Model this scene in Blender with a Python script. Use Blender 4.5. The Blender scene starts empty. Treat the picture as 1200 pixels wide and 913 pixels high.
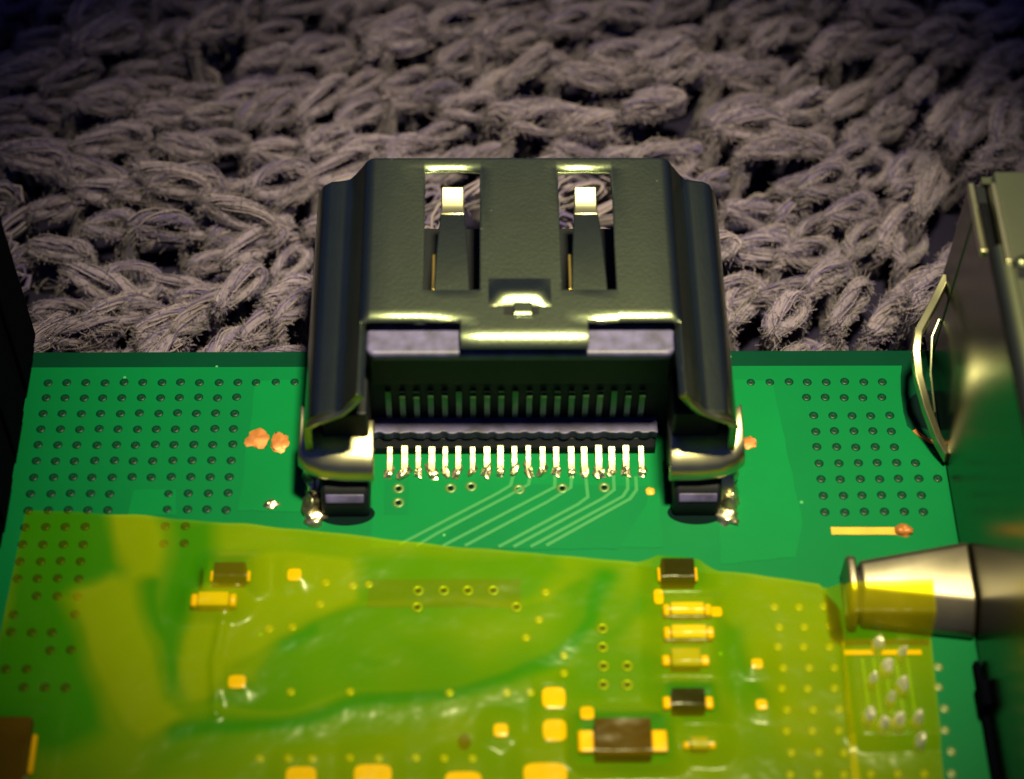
import bpy, math, random
from mathutils import Vector, noise, Matrix

# ------------------------------------------------------------------ scene, camera, world, lamp
S = 0.001                                   # everything below is written in millimetres
scene = bpy.context.scene
col = scene.collection
random.seed(7)

ELEV, FPX, ROLL, YAW, DIST = math.radians(53.87654), 2327.41, math.radians(-1.0503), math.radians(1.47075), 73.6045
cam_data = bpy.data.cameras.new('camera')
cam = bpy.data.objects.new('camera', cam_data)
col.objects.link(cam)
ce, se = math.cos(ELEV), math.sin(ELEV)
Rz = Matrix.Rotation(-YAW, 3, 'Z')
right, up, back = Vector((1, 0, 0)), Vector((0, se, ce)), Vector((0, -ce, se))
cr, sr = math.cos(ROLL), math.sin(ROLL)
r2 = right * cr - up * sr
u2 = right * sr + up * cr
r2, u2, b2 = Rz @ r2, Rz @ u2, Rz @ back
m = Matrix(((r2.x, u2.x, b2.x), (r2.y, u2.y, b2.y), (r2.z, u2.z, b2.z))).to_4x4()
m.translation = (Rz @ (back * DIST)) * S
cam.matrix_world = m
cam_data.sensor_width = 36.0
cam_data.lens = 36.0 * FPX / 1200.0
cam_data.clip_start, cam_data.clip_end = 0.002, 5.0
cam_data.dof.use_dof = True
cam_data.dof.focus_distance = 74.6 * S
cam_data.dof.aperture_fstop = 50.0
scene.camera = cam

world = bpy.data.worlds.new('World')
scene.world = world
world.use_nodes = True
bg = world.node_tree.nodes['Background']
bg.inputs[0].default_value = (0.06, 0.105, 0.40, 1)
bg.inputs[1].default_value = 0.23

ld = bpy.data.lights.new('overhead_lamp', 'SPOT')  # unseen overhead lamp; its soft narrow cone is shaped to darken the corners
lamp = bpy.data.objects.new('overhead_lamp', ld)
col.objects.link(lamp)
lamp.location = Vector((11, -2, 108)) * S
aim = Vector((1.8, 1.2, 0)) * S - lamp.location
lamp.rotation_euler = aim.to_track_quat('-Z', 'Y').to_euler()
ld.spot_size = math.radians(28.5)
ld.spot_blend = 1.0
ld.shadow_soft_size = 6 * S
ld.energy = 1.6
ld.color = (1.0, 0.90, 0.42)

scene.view_settings.view_transform = 'Standard'
scene.view_settings.look = 'None'
scene.view_settings.exposure = 0.0
scene.view_settings.gamma = 1.0
scene.render.engine = 'CYCLES'
scene.cycles.max_bounces = 10
scene.cycles.transparent_max_bounces = 16


def cam_px(p):
    """pixel (1200 wide) of a point in mm, used only to decide which yarn loops are worth an object of their own"""
    v = cam.matrix_world.inverted() @ (Vector(p) * S)
    return 600 + FPX * v.x / -v.z, 456.5 - FPX * v.y / -v.z


# ------------------------------------------------------------------ materials
def mat(name, color, rough=0.5, metal=0.0, coat=0.0, var=0.0, vscale=300.0, bump=0.0, bscale=900.0, spec=0.5,
        rvar=0.0, sheen=0.0, speck=None):
    M = bpy.data.materials.new(name)
    M.use_nodes = True
    nt = M.node_tree
    P = nt.nodes['Principled BSDF']
    P.inputs['Roughness'].default_value = rough
    P.inputs['Metallic'].default_value = metal
    P.inputs['Coat Weight'].default_value = coat
    P.inputs['Coat Roughness'].default_value = 0.12
    P.inputs['Specular IOR Level'].default_value = spec
    P.inputs['Sheen Weight'].default_value = sheen
    tc = nt.nodes.new('ShaderNodeTexCoord')
    out = None
    if var > 0:
        n = nt.nodes.new('ShaderNodeTexNoise')
        n.inputs['Scale'].default_value = vscale
        n.inputs['Detail'].default_value = 5
        nt.links.new(tc.outputs['Object'], n.inputs['Vector'])
        r = nt.nodes.new('ShaderNodeValToRGB')
        r.color_ramp.elements[0].position = 0.3
        r.color_ramp.elements[1].position = 0.7
        r.color_ramp.elements[0].color = (*[c * (1 - var) for c in color], 1)
        r.color_ramp.elements[1].color = (*[min(1, c * (1 + var)) for c in color], 1)
        nt.links.new(n.outputs['Fac'], r.inputs['Fac'])
        out = r.outputs['Color']
        if rvar > 0:
            mr = nt.nodes.new('ShaderNodeMapRange')
            mr.inputs['To Min'].default_value = max(0.02, rough - rvar)
            mr.inputs['To Max'].default_value = rough + rvar
            nt.links.new(n.outputs['Fac'], mr.inputs['Value'])
            nt.links.new(mr.outputs['Result'], P.inputs['Roughness'])
    else:
        P.inputs['Base Color'].default_value = (*color, 1)
    if speck:                                   # scattered dust specks with a shape of their own
        v = nt.nodes.new('ShaderNodeTexVoronoi')
        v.inputs['Scale'].default_value = speck[1]
        nt.links.new(tc.outputs['Object'], v.inputs['Vector'])
        lt = nt.nodes.new('ShaderNodeMath')
        lt.operation = 'LESS_THAN'
        lt.inputs[1].default_value = speck[2]
        nt.links.new(v.outputs['Distance'], lt.inputs[0])
        mx = nt.nodes.new('ShaderNodeMix')
        mx.data_type = 'RGBA'
        nt.links.new(lt.outputs[0], mx.inputs['Factor'])
        if out is not None:
            nt.links.new(out, mx.inputs['A'])
        else:
            mx.inputs['A'].default_value = (*color, 1)
        mx.inputs['B'].default_value = (*speck[0], 1)
        out = mx.outputs['Result']
    if out is not None:
        nt.links.new(out, P.inputs['Base Color'])
    if bump > 0:
        n2 = nt.nodes.new('ShaderNodeTexNoise')
        n2.inputs['Scale'].default_value = bscale
        n2.inputs['Detail'].default_value = 4
        nt.links.new(tc.outputs['Object'], n2.inputs['Vector'])
        b = nt.nodes.new('ShaderNodeBump')
        b.inputs['Strength'].default_value = bump
        b.inputs['Distance'].default_value = 0.00003
        nt.links.new(n2.outputs['Fac'], b.inputs['Height'])
        nt.links.new(b.outputs['Normal'], P.inputs['Normal'])
    return M


M_SHELL = mat('nickel shell', (0.235, 0.275, 0.20), 0.265, 1.0, var=0.05, vscale=1400, bump=0.2, bscale=6500,
              speck=((0.62, 0.60, 0.45), 1100, 0.05))
M_SPRING = mat('bright nickel', (0.50, 0.47, 0.33), 0.32, 1.0, var=0.08, vscale=1200)
M_EDGE_GLINT = mat('finger edge glint', (0.62, 0.44, 0.14), 0.3, 1.0)  # yellow reflection along the spring fingers' edges, given as metal colour
M_PIN = mat('tinned contact', (0.32, 0.30, 0.22), 0.42, 1.0, var=0.35, vscale=2500, bump=0.3, bscale=4000)
M_SOLDER = mat('solder', (0.66, 0.61, 0.48), 0.36, 1.0, var=0.2, vscale=2600, bump=0.5, bscale=3500)
M_SOLDER_DULL = mat('dull solder', (0.85, 0.82, 0.72), 0.5, 0.7, var=0.1, vscale=2000)
M_CONTACT = mat('dull contact', (0.10, 0.16, 0.14), 0.35, 0.8)
M_PLASTIC = mat('black plastic', (0.003, 0.004, 0.010), 0.5, spec=0.22, bump=0.15, bscale=3000)
M_PLASTIC_LIT = mat('lit black plastic', (0.06, 0.052, 0.16), 0.5, spec=0.5, var=0.55, vscale=1500, bump=0.3, bscale=2500)  # lighter copy of the black plastic, lamplight on brow and ledge painted in
M_BLOCK = mat('matte black moulding', (0.001, 0.001, 0.004), 0.9, spec=0.02, bump=0.1)
M_MASK = mat('green solder mask', (0.0, 0.098, 0.033), 0.4, coat=0.0, spec=0.08, var=0.13, vscale=90, bump=0.06, bscale=1800,
             speck=((0.05, 0.24, 0.10), 420, 0.03))
M_MASK_POUR = mat('bright green mask over copper', (0.0, 0.113, 0.035), 0.4, coat=0.0, spec=0.08, var=0.10, vscale=130, bump=0.06, bscale=1800,
                  speck=((0.08, 0.28, 0.12), 380, 0.025))
M_MASK_DARK = mat('dark green bare laminate', (0.0, 0.025, 0.015), 0.5, spec=0.04, var=0.15, vscale=200, bump=0.1, bscale=2500,
                  speck=((0.06, 0.22, 0.12), 700, 0.05))
M_MASK_MID = mat('green mask without copper', (0.0, 0.06, 0.02), 0.5, spec=0.2, var=0.1, vscale=200)
M_TRACE = mat('mask over trace', (0.004, 0.15, 0.045), 0.4, coat=0.05)
M_VIA = mat('tented via', (0.0, 0.024, 0.014), 0.38, coat=0.0, spec=0.16)
M_VIA_PALE = mat('pale via', (0.10, 0.15, 0.05), 0.4, 0.2)  # paler via colour, standing in for the sheen of tape bumped over it
M_VIA_RING = mat('bare via ring', (0.05, 0.12, 0.035), 0.4, 0.2)
M_HOLE = mat('hole wall', (0.001, 0.006, 0.008), 0.8, spec=0.03)
M_COPPER = mat('bare copper', (0.36, 0.125, 0.035), 0.5, 0.25, var=0.25, vscale=2200, bump=0.5, bscale=2500)
M_PAD = mat('gold pad', (0.52, 0.27, 0.02), 0.55, 0.1, var=0.1, vscale=1500)
M_CHIP_BLACK = mat('black chip body', (0.004, 0.004, 0.005), 0.7, spec=0.03, var=0.2, vscale=1500)
M_CHIP_BROWN = mat('brown chip body', (0.04, 0.02, 0.007), 0.7, spec=0.05, var=0.2, vscale=900)
M_CHIP_GREY = mat('grey chip body', (0.16, 0.14, 0.07), 0.55, var=0.2, vscale=900)
M_CHIP_TAN = mat('tan chip body', (0.42, 0.27, 0.05), 0.5, var=0.15, vscale=1200)
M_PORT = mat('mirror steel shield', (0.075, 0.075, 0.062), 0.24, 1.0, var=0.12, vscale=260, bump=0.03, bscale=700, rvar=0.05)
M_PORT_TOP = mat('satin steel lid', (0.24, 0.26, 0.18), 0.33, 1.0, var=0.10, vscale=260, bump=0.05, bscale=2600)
M_CAN = mat('brushed metal can', (0.27, 0.235, 0.20), 0.42, 1.0, var=0.2, vscale=420, bump=0.10, bscale=900, rvar=0.08)
M_CLOTH = mat('towel backing', (0.012, 0.010, 0.03), 0.95, spec=0.05)  # near-black navy, putting the shade between loops into the backing's colour


def yarn_material():
    M = bpy.data.materials.new('terry yarn')
    M.use_nodes = True
    nt = M.node_tree
    P = nt.nodes['Principled BSDF']
    P.inputs['Roughness'].default_value = 0.95
    P.inputs['Specular IOR Level'].default_value = 0.08
    P.inputs['Sheen Weight'].default_value = 0.18
    P.inputs['Sheen Roughness'].default_value = 0.6
    g = nt.nodes.new('ShaderNodeNewGeometry')
    oi = nt.nodes.new('ShaderNodeObjectInfo')
    r = nt.nodes.new('ShaderNodeValToRGB')
    r.color_ramp.elements[0].color = (0.055, 0.040, 0.15, 1)
    r.color_ramp.elements[1].color = (0.22, 0.175, 0.245, 1)
    nt.links.new(g.outputs['Random Per Island'], r.inputs['Fac'])
    hv = nt.nodes.new('ShaderNodeHueSaturation')
    mr = nt.nodes.new('ShaderNodeMapRange')
    mr.inputs['To Min'].default_value = 0.85
    mr.inputs['To Max'].default_value = 1.15
    nt.links.new(oi.outputs['Random'], mr.inputs['Value'])
    nt.links.new(mr.outputs['Result'], hv.inputs['Value'])
    nt.links.new(r.outputs['Color'], hv.inputs['Color'])
    nt.links.new(hv.outputs['Color'], P.inputs['Base Color'])
    return M


def tape_material():
    M = bpy.data.materials.new('amber polyimide film')
    M.use_nodes = True
    nt = M.node_tree
    for n in list(nt.nodes):
        if n.type != 'OUTPUT_MATERIAL':
            nt.nodes.remove(n)
    out = [n for n in nt.nodes if n.type == 'OUTPUT_MATERIAL'][0]
    at = nt.nodes.new('ShaderNodeAttribute')
    at.attribute_name = 'air_gap'
    tr = nt.nodes.new('ShaderNodeBsdfTransparent')
    tr.inputs[0].default_value = (1.0, 0.99, 0.15, 1)
    df = nt.nodes.new('ShaderNodeBsdfDiffuse')
    df.inputs[0].default_value = (0.62, 0.57, 0.0, 1)
    tl = nt.nodes.new('ShaderNodeBsdfTranslucent')
    tl.inputs[0].default_value = (0.70, 0.66, 0.0, 1)
    half = nt.nodes.new('ShaderNodeMixShader')
    half.inputs[0].default_value = 0.45
    nt.links.new(df.outputs[0], half.inputs[1])
    nt.links.new(tl.outputs[0], half.inputs[2])
    mr = nt.nodes.new('ShaderNodeMapRange')         # loose film (air under it) is hazier than film that has wetted the board
    mr.inputs['To Min'].default_value = 0.015
    mr.inputs['To Max'].default_value = 0.30
    nt.links.new(at.outputs['Fac'], mr.inputs['Value'])
    mix = nt.nodes.new('ShaderNodeMixShader')
    nt.links.new(mr.outputs['Result'], mix.inputs[0])
    nt.links.new(tr.outputs[0], mix.inputs[1])
    nt.links.new(half.outputs[0], mix.inputs[2])
    gl = nt.nodes.new('ShaderNodeBsdfGlossy')
    gl.inputs['Roughness'].default_value = 0.24
    fr = nt.nodes.new('ShaderNodeFresnel')
    fr.inputs[0].default_value = 1.22
    tc = nt.nodes.new('ShaderNodeTexCoord')
    wv = nt.nodes.new('ShaderNodeTexNoise')          # fine slackness of the film, seen only in its sheen
    wv.inputs['Scale'].default_value = 420
    wv.inputs['Detail'].default_value = 3
    bp = nt.nodes.new('ShaderNodeBump')
    bp.inputs['Strength'].default_value = 0.5
    bp.inputs['Distance'].default_value = 0.0004
    nt.links.new(tc.outputs['Object'], wv.inputs['Vector'])
    nt.links.new(wv.outputs['Fac'], bp.inputs['Height'])
    nt.links.new(bp.outputs['Normal'], gl.inputs['Normal'])
    fin = nt.nodes.new('ShaderNodeMixShader')
    nt.links.new(fr.outputs[0], fin.inputs[0])
    nt.links.new(mix.outputs[0], fin.inputs[1])
    nt.links.new(gl.outputs[0], fin.inputs[2])
    nt.links.new(fin.outputs[0], out.inputs[0])
    return M


M_YARN = yarn_material()
M_TAPE = tape_material()


# ------------------------------------------------------------------ mesh helpers
class MB:
    """collects shapes in millimetres; build() links them as one mesh object"""

    def __init__(self):
        self.v, self.f = [], []

    def add(self, verts, faces):
        b = len(self.v)
        self.v += [tuple(p) for p in verts]
        self.f += [tuple(i + b for i in q) for q in faces]
        return self

    def box(self, x0, x1, y0, y1, z0, z1):
        return self.add([(x0, y0, z0), (x1, y0, z0), (x1, y1, z0), (x0, y1, z0), (x0, y0, z1), (x1, y0, z1), (x1, y1, z1), (x0, y1, z1)],
                        [(0, 3, 2, 1), (4, 5, 6, 7), (0, 1, 5, 4), (1, 2, 6, 5), (2, 3, 7, 6), (3, 0, 4, 7)])

    def prism(self, poly, z0, z1):
        n = len(poly)
        return self.add([(x, y, z0) for x, y in poly] + [(x, y, z1) for x, y in poly],
                        [tuple(range(n))[::-1], tuple(range(n, 2 * n))] + [(i, (i + 1) % n, n + (i + 1) % n, n + i) for i in range(n)])

    def extrude_x(self, poly, x0, x1):
        """polygon of (y, z) pushed along x"""
        n = len(poly)
        return self.add([(x0, y, z) for y, z in poly] + [(x1, y, z) for y, z in poly],
                        [tuple(range(n))[::-1], tuple(range(n, 2 * n))] + [(i, (i + 1) % n, n + (i + 1) % n, n + i) for i in range(n)])

    def strap(self, path, width, thick, side=Vector((1, 0, 0))):
        """a bent flat strip: path of 3-D points, width along side, thickness across"""
        n = len(path)
        P = [Vector(p) for p in path]
        vs, fs = [], []
        for i, p in enumerate(P):
            t = (P[min(i + 1, n - 1)] - P[max(i - 1, 0)]).normalized()
            w = width[i] if isinstance(width, (list, tuple)) else width
            nrm = side.cross(t).normalized()
            for a, b in ((-1, -1), (1, -1), (1, 1), (-1, 1)):
                vs.append(p + side * (a * w / 2) + nrm * (b * thick / 2))
        for i in range(n - 1):
            for k in range(4):
                fs.append((4 * i + k, 4 * i + (k + 1) % 4, 4 * i + 4 + (k + 1) % 4, 4 * i + 4 + k))
        fs.append((3, 2, 1, 0))
        fs.append((4 * n - 4, 4 * n - 3, 4 * n - 2, 4 * n - 1))
        return self.add(vs, fs)

    def tube(self, pts, r, sides=6):
        n = len(pts)
        P = [Vector(p) for p in pts]
        vs, fs = [], []
        for i, p in enumerate(P):
            t = (P[min(i + 1, n - 1)] - P[max(i - 1, 0)]).normalized()
            a = t.cross(Vector((0.31, 0.17, 0.93)))
            if a.length < 1e-4:
                a = t.cross(Vector((1, 0, 0)))
            a.normalize()
            b = t.cross(a)
            rr = r[i] if isinstance(r, (list, tuple)) else r
            for k in range(sides):
                g = 2 * math.pi * k / sides
                vs.append(p + a * (rr * math.cos(g)) + b * (rr * math.sin(g)))
        for i in range(n - 1):
            for k in range(sides):
                fs.append((sides * i + k, sides * i + (k + 1) % sides, sides * i + sides + (k + 1) % sides, sides * i + sides + k))
        return self.add(vs, fs)

    def lathe(self, prof, seg=14, c=(0, 0, 0), sx=1.0, sy=1.0):
        vs, fs = [], []
        for r, z in prof:
            for k in range(seg):
                a = 2 * math.pi * k / seg
                vs.append((c[0] + sx * r * math.cos(a), c[1] + sy * r * math.sin(a), c[2] + z))
        n = len(prof)
        for i in range(n - 1):
            for k in range(seg):
                fs.append((seg * i + k, seg * i + (k + 1) % seg, seg * (i + 1) + (k + 1) % seg, seg * (i + 1) + k))
        fs.append(tuple(seg * (n - 1) + k for k in range(seg)))
        return self.add(vs, fs)

    def blob(self, c, rx, ry, rz, lump=0.25, seed=0, rings=7, seg=14):
        """a lumpy half-dome of solder or metal"""
        vs, fs = [], []
        for i in range(rings):
            th = (math.pi / 2) * i / (rings - 1)
            for k in range(seg):
                a = 2 * math.pi * k / seg
                d = Vector((math.cos(a) * math.cos(th), math.sin(a) * math.cos(th), math.sin(th)))
                q = 1 + lump * noise.noise(d * 1.7 + Vector((seed * 3.1, seed * 1.7, 0)))
                vs.append((c[0] + rx * d.x * q, c[1] + ry * d.y * q, c[2] + rz * d.z * q))
        for i in range(rings - 1):
            for k in range(seg):
                fs.append((seg * i + k, seg * i + (k + 1) % seg, seg * (i + 1) + (k + 1) % seg, seg * (i + 1) + k))
        return self.add(vs, fs)

    def mesh(self, name, material, smooth=None):
        me = bpy.data.meshes.new(name)
        me.from_pydata([(x * S, y * S, z * S) for x, y, z in self.v], [], self.f)
        me.materials.append(material)
        if smooth is not None:
            for p in me.polygons:
                p.use_smooth = True
            me.set_sharp_from_angle(angle=math.radians(smooth))
        me.update()
        return me

    def build(self, name, material, parent=None, smooth=None, bevel=0.0, loc=None):
        o = bpy.data.objects.new(name, self.mesh(name, material, smooth))
        col.objects.link(o)
        if parent is not None:
            o.parent = parent
        if loc is not None:
            o.location = Vector(loc) * S
        if bevel > 0:
            b = o.modifiers.new('edges', 'BEVEL')
            b.width = bevel * S
            b.segments = 3
            b.limit_method = 'ANGLE'
            b.angle_limit = math.radians(35)
            b.harden_normals = False
        return o


def thing(name, label, cat, group=None, loc=(0, 0, 0)):
    o = bpy.data.objects.new(name, None)
    o.empty_display_size = 0.002
    col.objects.link(o)
    o.location = Vector(loc) * S
    o['label'] = label
    o['category'] = cat
    if group:
        o['group'] = group
    return o


def place(mesh, name, parent, loc, rot=(0, 0, 0), scale=(1, 1, 1)):
    o = bpy.data.objects.new(name, mesh)
    col.objects.link(o)
    o.parent = parent
    o.location = Vector(loc) * S
    o.rotation_euler = rot
    o.scale = scale
    return o


# ------------------------------------------------------------------ towel
TOWEL_Z = -4.7
towel = thing('towel', 'purple grey terry towel with thick yarn loops lying under the green circuit board', 'towel')
mb = MB()
N = 40
pts, fcs = [], []
for j in range(N + 1):
    for i in range(N + 1):
        x, y = -62 + 124 * i / N, -48 + 100 * j / N
        pts.append((x, y, TOWEL_Z + 0.25 * noise.noise(Vector((x * 0.12, y * 0.12, 3)))))
for j in range(N):
    for i in range(N):
        a = j * (N + 1) + i
        fcs.append((a, a + 1, a + N + 2, a + N + 1))
mb.add(pts, fcs).build('base_cloth', M_CLOTH, towel, smooth=60)


def loop_shape(mb, rng, strands, seg, fuzz, L=None, W=None, H=None, M=None, rad=0.25, sr=0.045, core=0.0):
    """one terry loop: a twisted bundle of fibres that rises, leans over along +x and comes back to its root"""
    RX = (L or rng.uniform(1.7, 2.6)) / 2
    RY = W or rng.uniform(0.30, 0.66)
    H = H or rng.uniform(1.8, 2.9)
    tilt = rng.uniform(0.25, 1.45)              # how far the curl turns its open side towards the near edge of the towel
    droop = rng.uniform(0.15, 0.8)
    pinch = rng.uniform(0.35, 0.95)
    sd = rng.uniform(0, 100)

    def centre(t):
        n = noise.noise_vector(Vector((t * 3.0, sd, 1.3))) * 0.14
        e = 0.16
        if t < e or t > 1 - e:
            k = (t if t < e else 1 - t) / e
            y = (0.10 if t < e else -0.10)
            return Vector((0.25 * k * k, y, H * (1 - (1 - k) ** 1.6))) + n * k
        p = 2 * math.pi * (t - e) / (1 - 2 * e)
        x = RX * (1 - math.cos(p))
        w = RY * math.sin(p) * (1 - pinch * (0.5 + 0.5 * math.cos(p)))
        bulge = 0.22 * math.sin(p / 2)
        return Vector((0.25 + x, 0.10 * math.cos(p / 2) + w * math.cos(tilt), H + bulge - droop * x * 0.5 + w * math.sin(tilt))) + n

    def frame(t):
        c = centre(t)
        d = (centre(min(1, t + 0.01)) - centre(max(0, t - 0.01))).normalized()
        a = d.cross(Vector((0.2, 0.1, 1))).normalized()
        return c, d, a, d.cross(a)

    fr = [frame(i / (seg - 1)) for i in range(seg)]
    twist = rng.uniform(1.0, 2.2) * rng.choice((1, -1))
    tw = mb
    out = []
    for s in range(strands):
        th0 = rng.uniform(0, 2 * math.pi)
        rr = rad * math.sqrt(rng.uniform(0.05, 1)) * (1.0 if rng.random() < 0.7 else 1.35)
        w = rng.uniform(0, 100)
        line = []
        for i, (c, d, a, b) in enumerate(fr):
            t = i / (seg - 1)
            th = th0 + twist * 2 * math.pi * t
            q = rr * (1 + 0.45 * noise.noise(Vector((t * 6, w, 0.5))))
            line.append(c + a * (q * math.cos(th)) + b * (q * math.sin(th)) + noise.noise_vector(Vector((t * 13, w, 7))) * 0.065)
        out.append((line, sr * rng.uniform(0.75, 1.25)))
    for s in range(fuzz):
        i = rng.randrange(1, seg - 1)
        c, d, a, b = fr[i]
        th = rng.uniform(0, 2 * math.pi)
        p = c + (a * math.cos(th) + b * math.sin(th)) * rad * 0.8
        g = (a * math.cos(th) + b * math.sin(th)) * rng.uniform(0.2, 0.9) + d * rng.uniform(-1, 1)
        k = Vector((rng.uniform(-1, 1), rng.uniform(-1, 1), rng.uniform(-1, 1)))
        ln = rng.uniform(0.10, 0.30)
        out.append(([p, p + g * ln * 0.5 + k * 0.05, p + g * ln + k * 0.14], 0.011))
    if core > 0:                                 # the soft body of the yarn, lumpy so that it does not read as a pipe
        n = 12
        b0 = len(mb.v)
        for i, (c, d, a, b) in enumerate(fr):
            for k in range(n):
                g = 2 * math.pi * k / n
                e = a * math.cos(g) + b * math.sin(g)
                q = core * (1 + 0.35 * noise.noise((c + e * 0.3) * 4.0 + Vector((sd, 0, 0))) + 0.25 * noise.noise((c + e * 0.3) * 11.0))
                mb.v.append(tuple(c + e * q))
        for i in range(seg - 1):
            for k in range(n):
                mb.f.append((b0 + n * i + k, b0 + n * i + (k + 1) % n, b0 + n * (i + 1) + (k + 1) % n, b0 + n * (i + 1) + k))
    for line, r in out:
        if M is not None:
            line = [M @ p for p in line]
        mb.tube(line, r, 3)


def lean(x, y):
    n = noise.noise(Vector((x * 0.09 + 5, y * 0.11, 2.0)))
    n2 = noise.noise(Vector((x * 0.35, y * 0.35, 8.0)))
    return math.radians(30 + 45 * n + 45 * n2)


rng = random.Random(21)
variants = []
for k in range(30):
    b = MB()
    loop_shape(b, rng, 48, 34, 620, rad=0.225, sr=0.016, core=0.18)
    variants.append(b.mesh('yarn_loop', M_YARN, smooth=80))
roots = []
pitch_x, pitch_y = 1.8, 1.65
j = 0
y = 1.2
while y < 31:
    x = -31 + (pitch_x / 2 if j % 2 else 0)
    while x < 31:
        roots.append((x + rng.uniform(-0.45, 0.45), y + rng.uniform(-0.4, 0.4)))
        x += pitch_x
    y += pitch_y
    j += 1


def in_view(x, y):
    a = lean(x, y)
    u, v = cam_px((x + 1.4 * math.cos(a), y + 1.4 * math.sin(a), TOWEL_Z + 1.8))
    if not (-10 < u < 1210 and -12 < v < 455):
        return None
    if 395 < u < 815 and v > 215 or u < 14 and v > 240 or u > 1150 and v > 225:
        return None
    return v


seen = [(in_view(x, y), x, y) for x, y in roots]
chosen = sorted([s for s in seen if s[0] is not None], key=lambda s: -s[0])[:300]
chosen_set = {(x, y) for _, x, y in chosen}
for _, x, y in chosen:
    s = rng.uniform(0.9, 1.25)
    dip = 0.5 * max(0.0, 1 - (y - 1.8) / 1.8) if y < 3.6 else 0
    place(rng.choice(variants), 'yarn_loop', towel, (x, y, TOWEL_Z + rng.uniform(-0.1, 0.25) - dip),
          (rng.uniform(-0.25, 0.25), rng.uniform(-0.12, 0.22), lean(x, y)), (s, s * rng.uniform(0.75, 1.2), s * rng.uniform(0.8, 1.02)))
rest = MB()
for x, y in roots:
    if (x, y) in chosen_set:
        continue
    Mx = Matrix.Translation((x, y, TOWEL_Z)) @ Matrix.Rotation(lean(x, y), 4, 'Z')
    loop_shape(rest, rng, 5, 16, 6, M=Mx, sr=0.06, core=0.19)
# a lower, shorter pile between the loops
for x, y in roots[::4]:
    Mx = Matrix.Translation((x + 0.85, y + 0.75, TOWEL_Z - 0.1)) @ Matrix.Rotation(lean(x, y) + rng.uniform(-0.8, 0.8), 4, 'Z')
    loop_shape(rest, rng, 5, 14, 6, L=1.4, W=0.35, H=0.5, M=Mx, sr=0.05, core=0.17)
o = rest.build('yarn_pile', M_YARN, towel, smooth=80)
o['kind'] = 'stuff'

# ------------------------------------------------------------------ circuit board
board = thing('circuit_board', 'green printed circuit board with rows of small dimples and copper traces on the towel', 'circuit board')
EDGE_Y = 1.8
mb = MB()
mb.box(-30, 31, -36, EDGE_Y, -1.3, 0.0)
mb.build('laminate', M_MASK_DARK, board, bevel=0.06)
mask = [(-29.9, 1.04), (14.62, 1.04), (14.5, 0.5), (14.42, -0.3), (14.40, -1.1), (14.46, -1.72), (14.75, -2.1), (15.35, -2.85), (15.7, -3.35),
        (30.9, -3.4), (30.9, -35.9), (-29.9, -35.9)]
MB().prism(mask[::-1], 0.003, 0.035).build('solder_mask', M_MASK, board)
ZT = 0.035


def ragged(poly, amp=0.05, seed=0, step=0.5):
    out = []
    for i in range(len(poly)):
        a, b = Vector(poly[i]), Vector(poly[(i + 1) % len(poly)])
        n = max(1, int((b - a).length / step))
        for k in range(n):
            p = a.lerp(b, k / n)
            q = noise.noise_vector(Vector((p.x * 1.3, p.y * 1.3, seed)))
            out.append((p.x + amp * q.x, p.y + amp * q.y))
    return out


for poly in ([(-9.75, -5.3), (-7.2, -5.4), (-7.0, 0.45), (-9.5, 0.4)],
             [(7.2, -7.6), (9.85, -7.3), (10.2, -5.9), (9.7, 0.3), (7.4, 0.45)],
             [(-5.0, -6.9), (5.2, -6.9), (5.2, -2.6), (-5.0, -2.6)],
             [(-13.6, -5.5), (-11.9, -5.5), (-12.0, -4.4), (-13.5, -4.4)]):
    MB().prism(ragged(poly, 0.07), 0.036, 0.047).build('copper_pour', M_MASK_POUR, board)
# darker window without copper beneath the solder feet, where the traces fan out
MB().prism(ragged([(-2.9, -6.95), (3.6, -6.95), (4.75, -5.1), (4.9, -4.35), (0.2, -4.2), (-1.0, -4.7)], 0.05, 4), 0.0475, 0.052).build('trace_window', M_MASK, board)
MB().prism([(-4.6, -5.5), (-3.72, -5.5), (-3.72, -3.95), (-4.6, -3.95)], 0.0475, 0.052).build('trace_window', M_MASK, board)
MB().prism([(-5.1, -9.25), (0.2, -9.27), (0.2, -8.15), (-5.0, -8.15)], 0.036, 0.042).build('dark_window', M_MASK_MID, board)

# traces
traces = [[(-0.0, -3.9), (-0.1, -4.3), (-0.55, -4.62), (-2.62, -5.9), (-4.0, -6.75)],
          [(0.6, -3.9), (0.55, -4.25), (-0.2, -4.75), (-2.7, -6.3), (-3.4, -6.8)],
          [(1.5, -3.9), (1.48, -4.37), (0.92, -4.72), (-2.47, -6.8)],
          [(2.1, -3.9), (2.05, -4.4), (1.2, -5.0), (-1.7, -6.8)],
          [(2.6, -3.9), (2.65, -4.8), (2.3, -5.1), (-0.52, -6.85)],
          [(3.6, -3.9), (3.6, -4.5), (3.2, -4.85), (0.0, -6.85)],
          [(4.1, -3.9), (4.09, -4.45), (3.9, -4.78), (0.6, -6.85)],
          [(4.4, -3.95), (4.4, -4.5), (4.15, -4.88), (1.15, -6.8)]]
for tr in traces:
    b = MB()
    up_ = Vector((0, 0, 1))
    for i in range(len(tr) - 1):
        a, c = Vector((*tr[i], 0)), Vector((*tr[i + 1], 0))
        d = (c - a).normalized()
        n = up_.cross(d) * 0.06
        a = a - d * 0.03
        c = c + d * 0.03
        b.prism([(a + n).to_tuple()[:2], (a - n).to_tuple()[:2], (c - n).to_tuple()[:2], (c + n).to_tuple()[:2]], 0.0525 + 0.0004 * i, 0.071 + 0.0004 * i)
    b.build('trace', M_TRACE, board)

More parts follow.
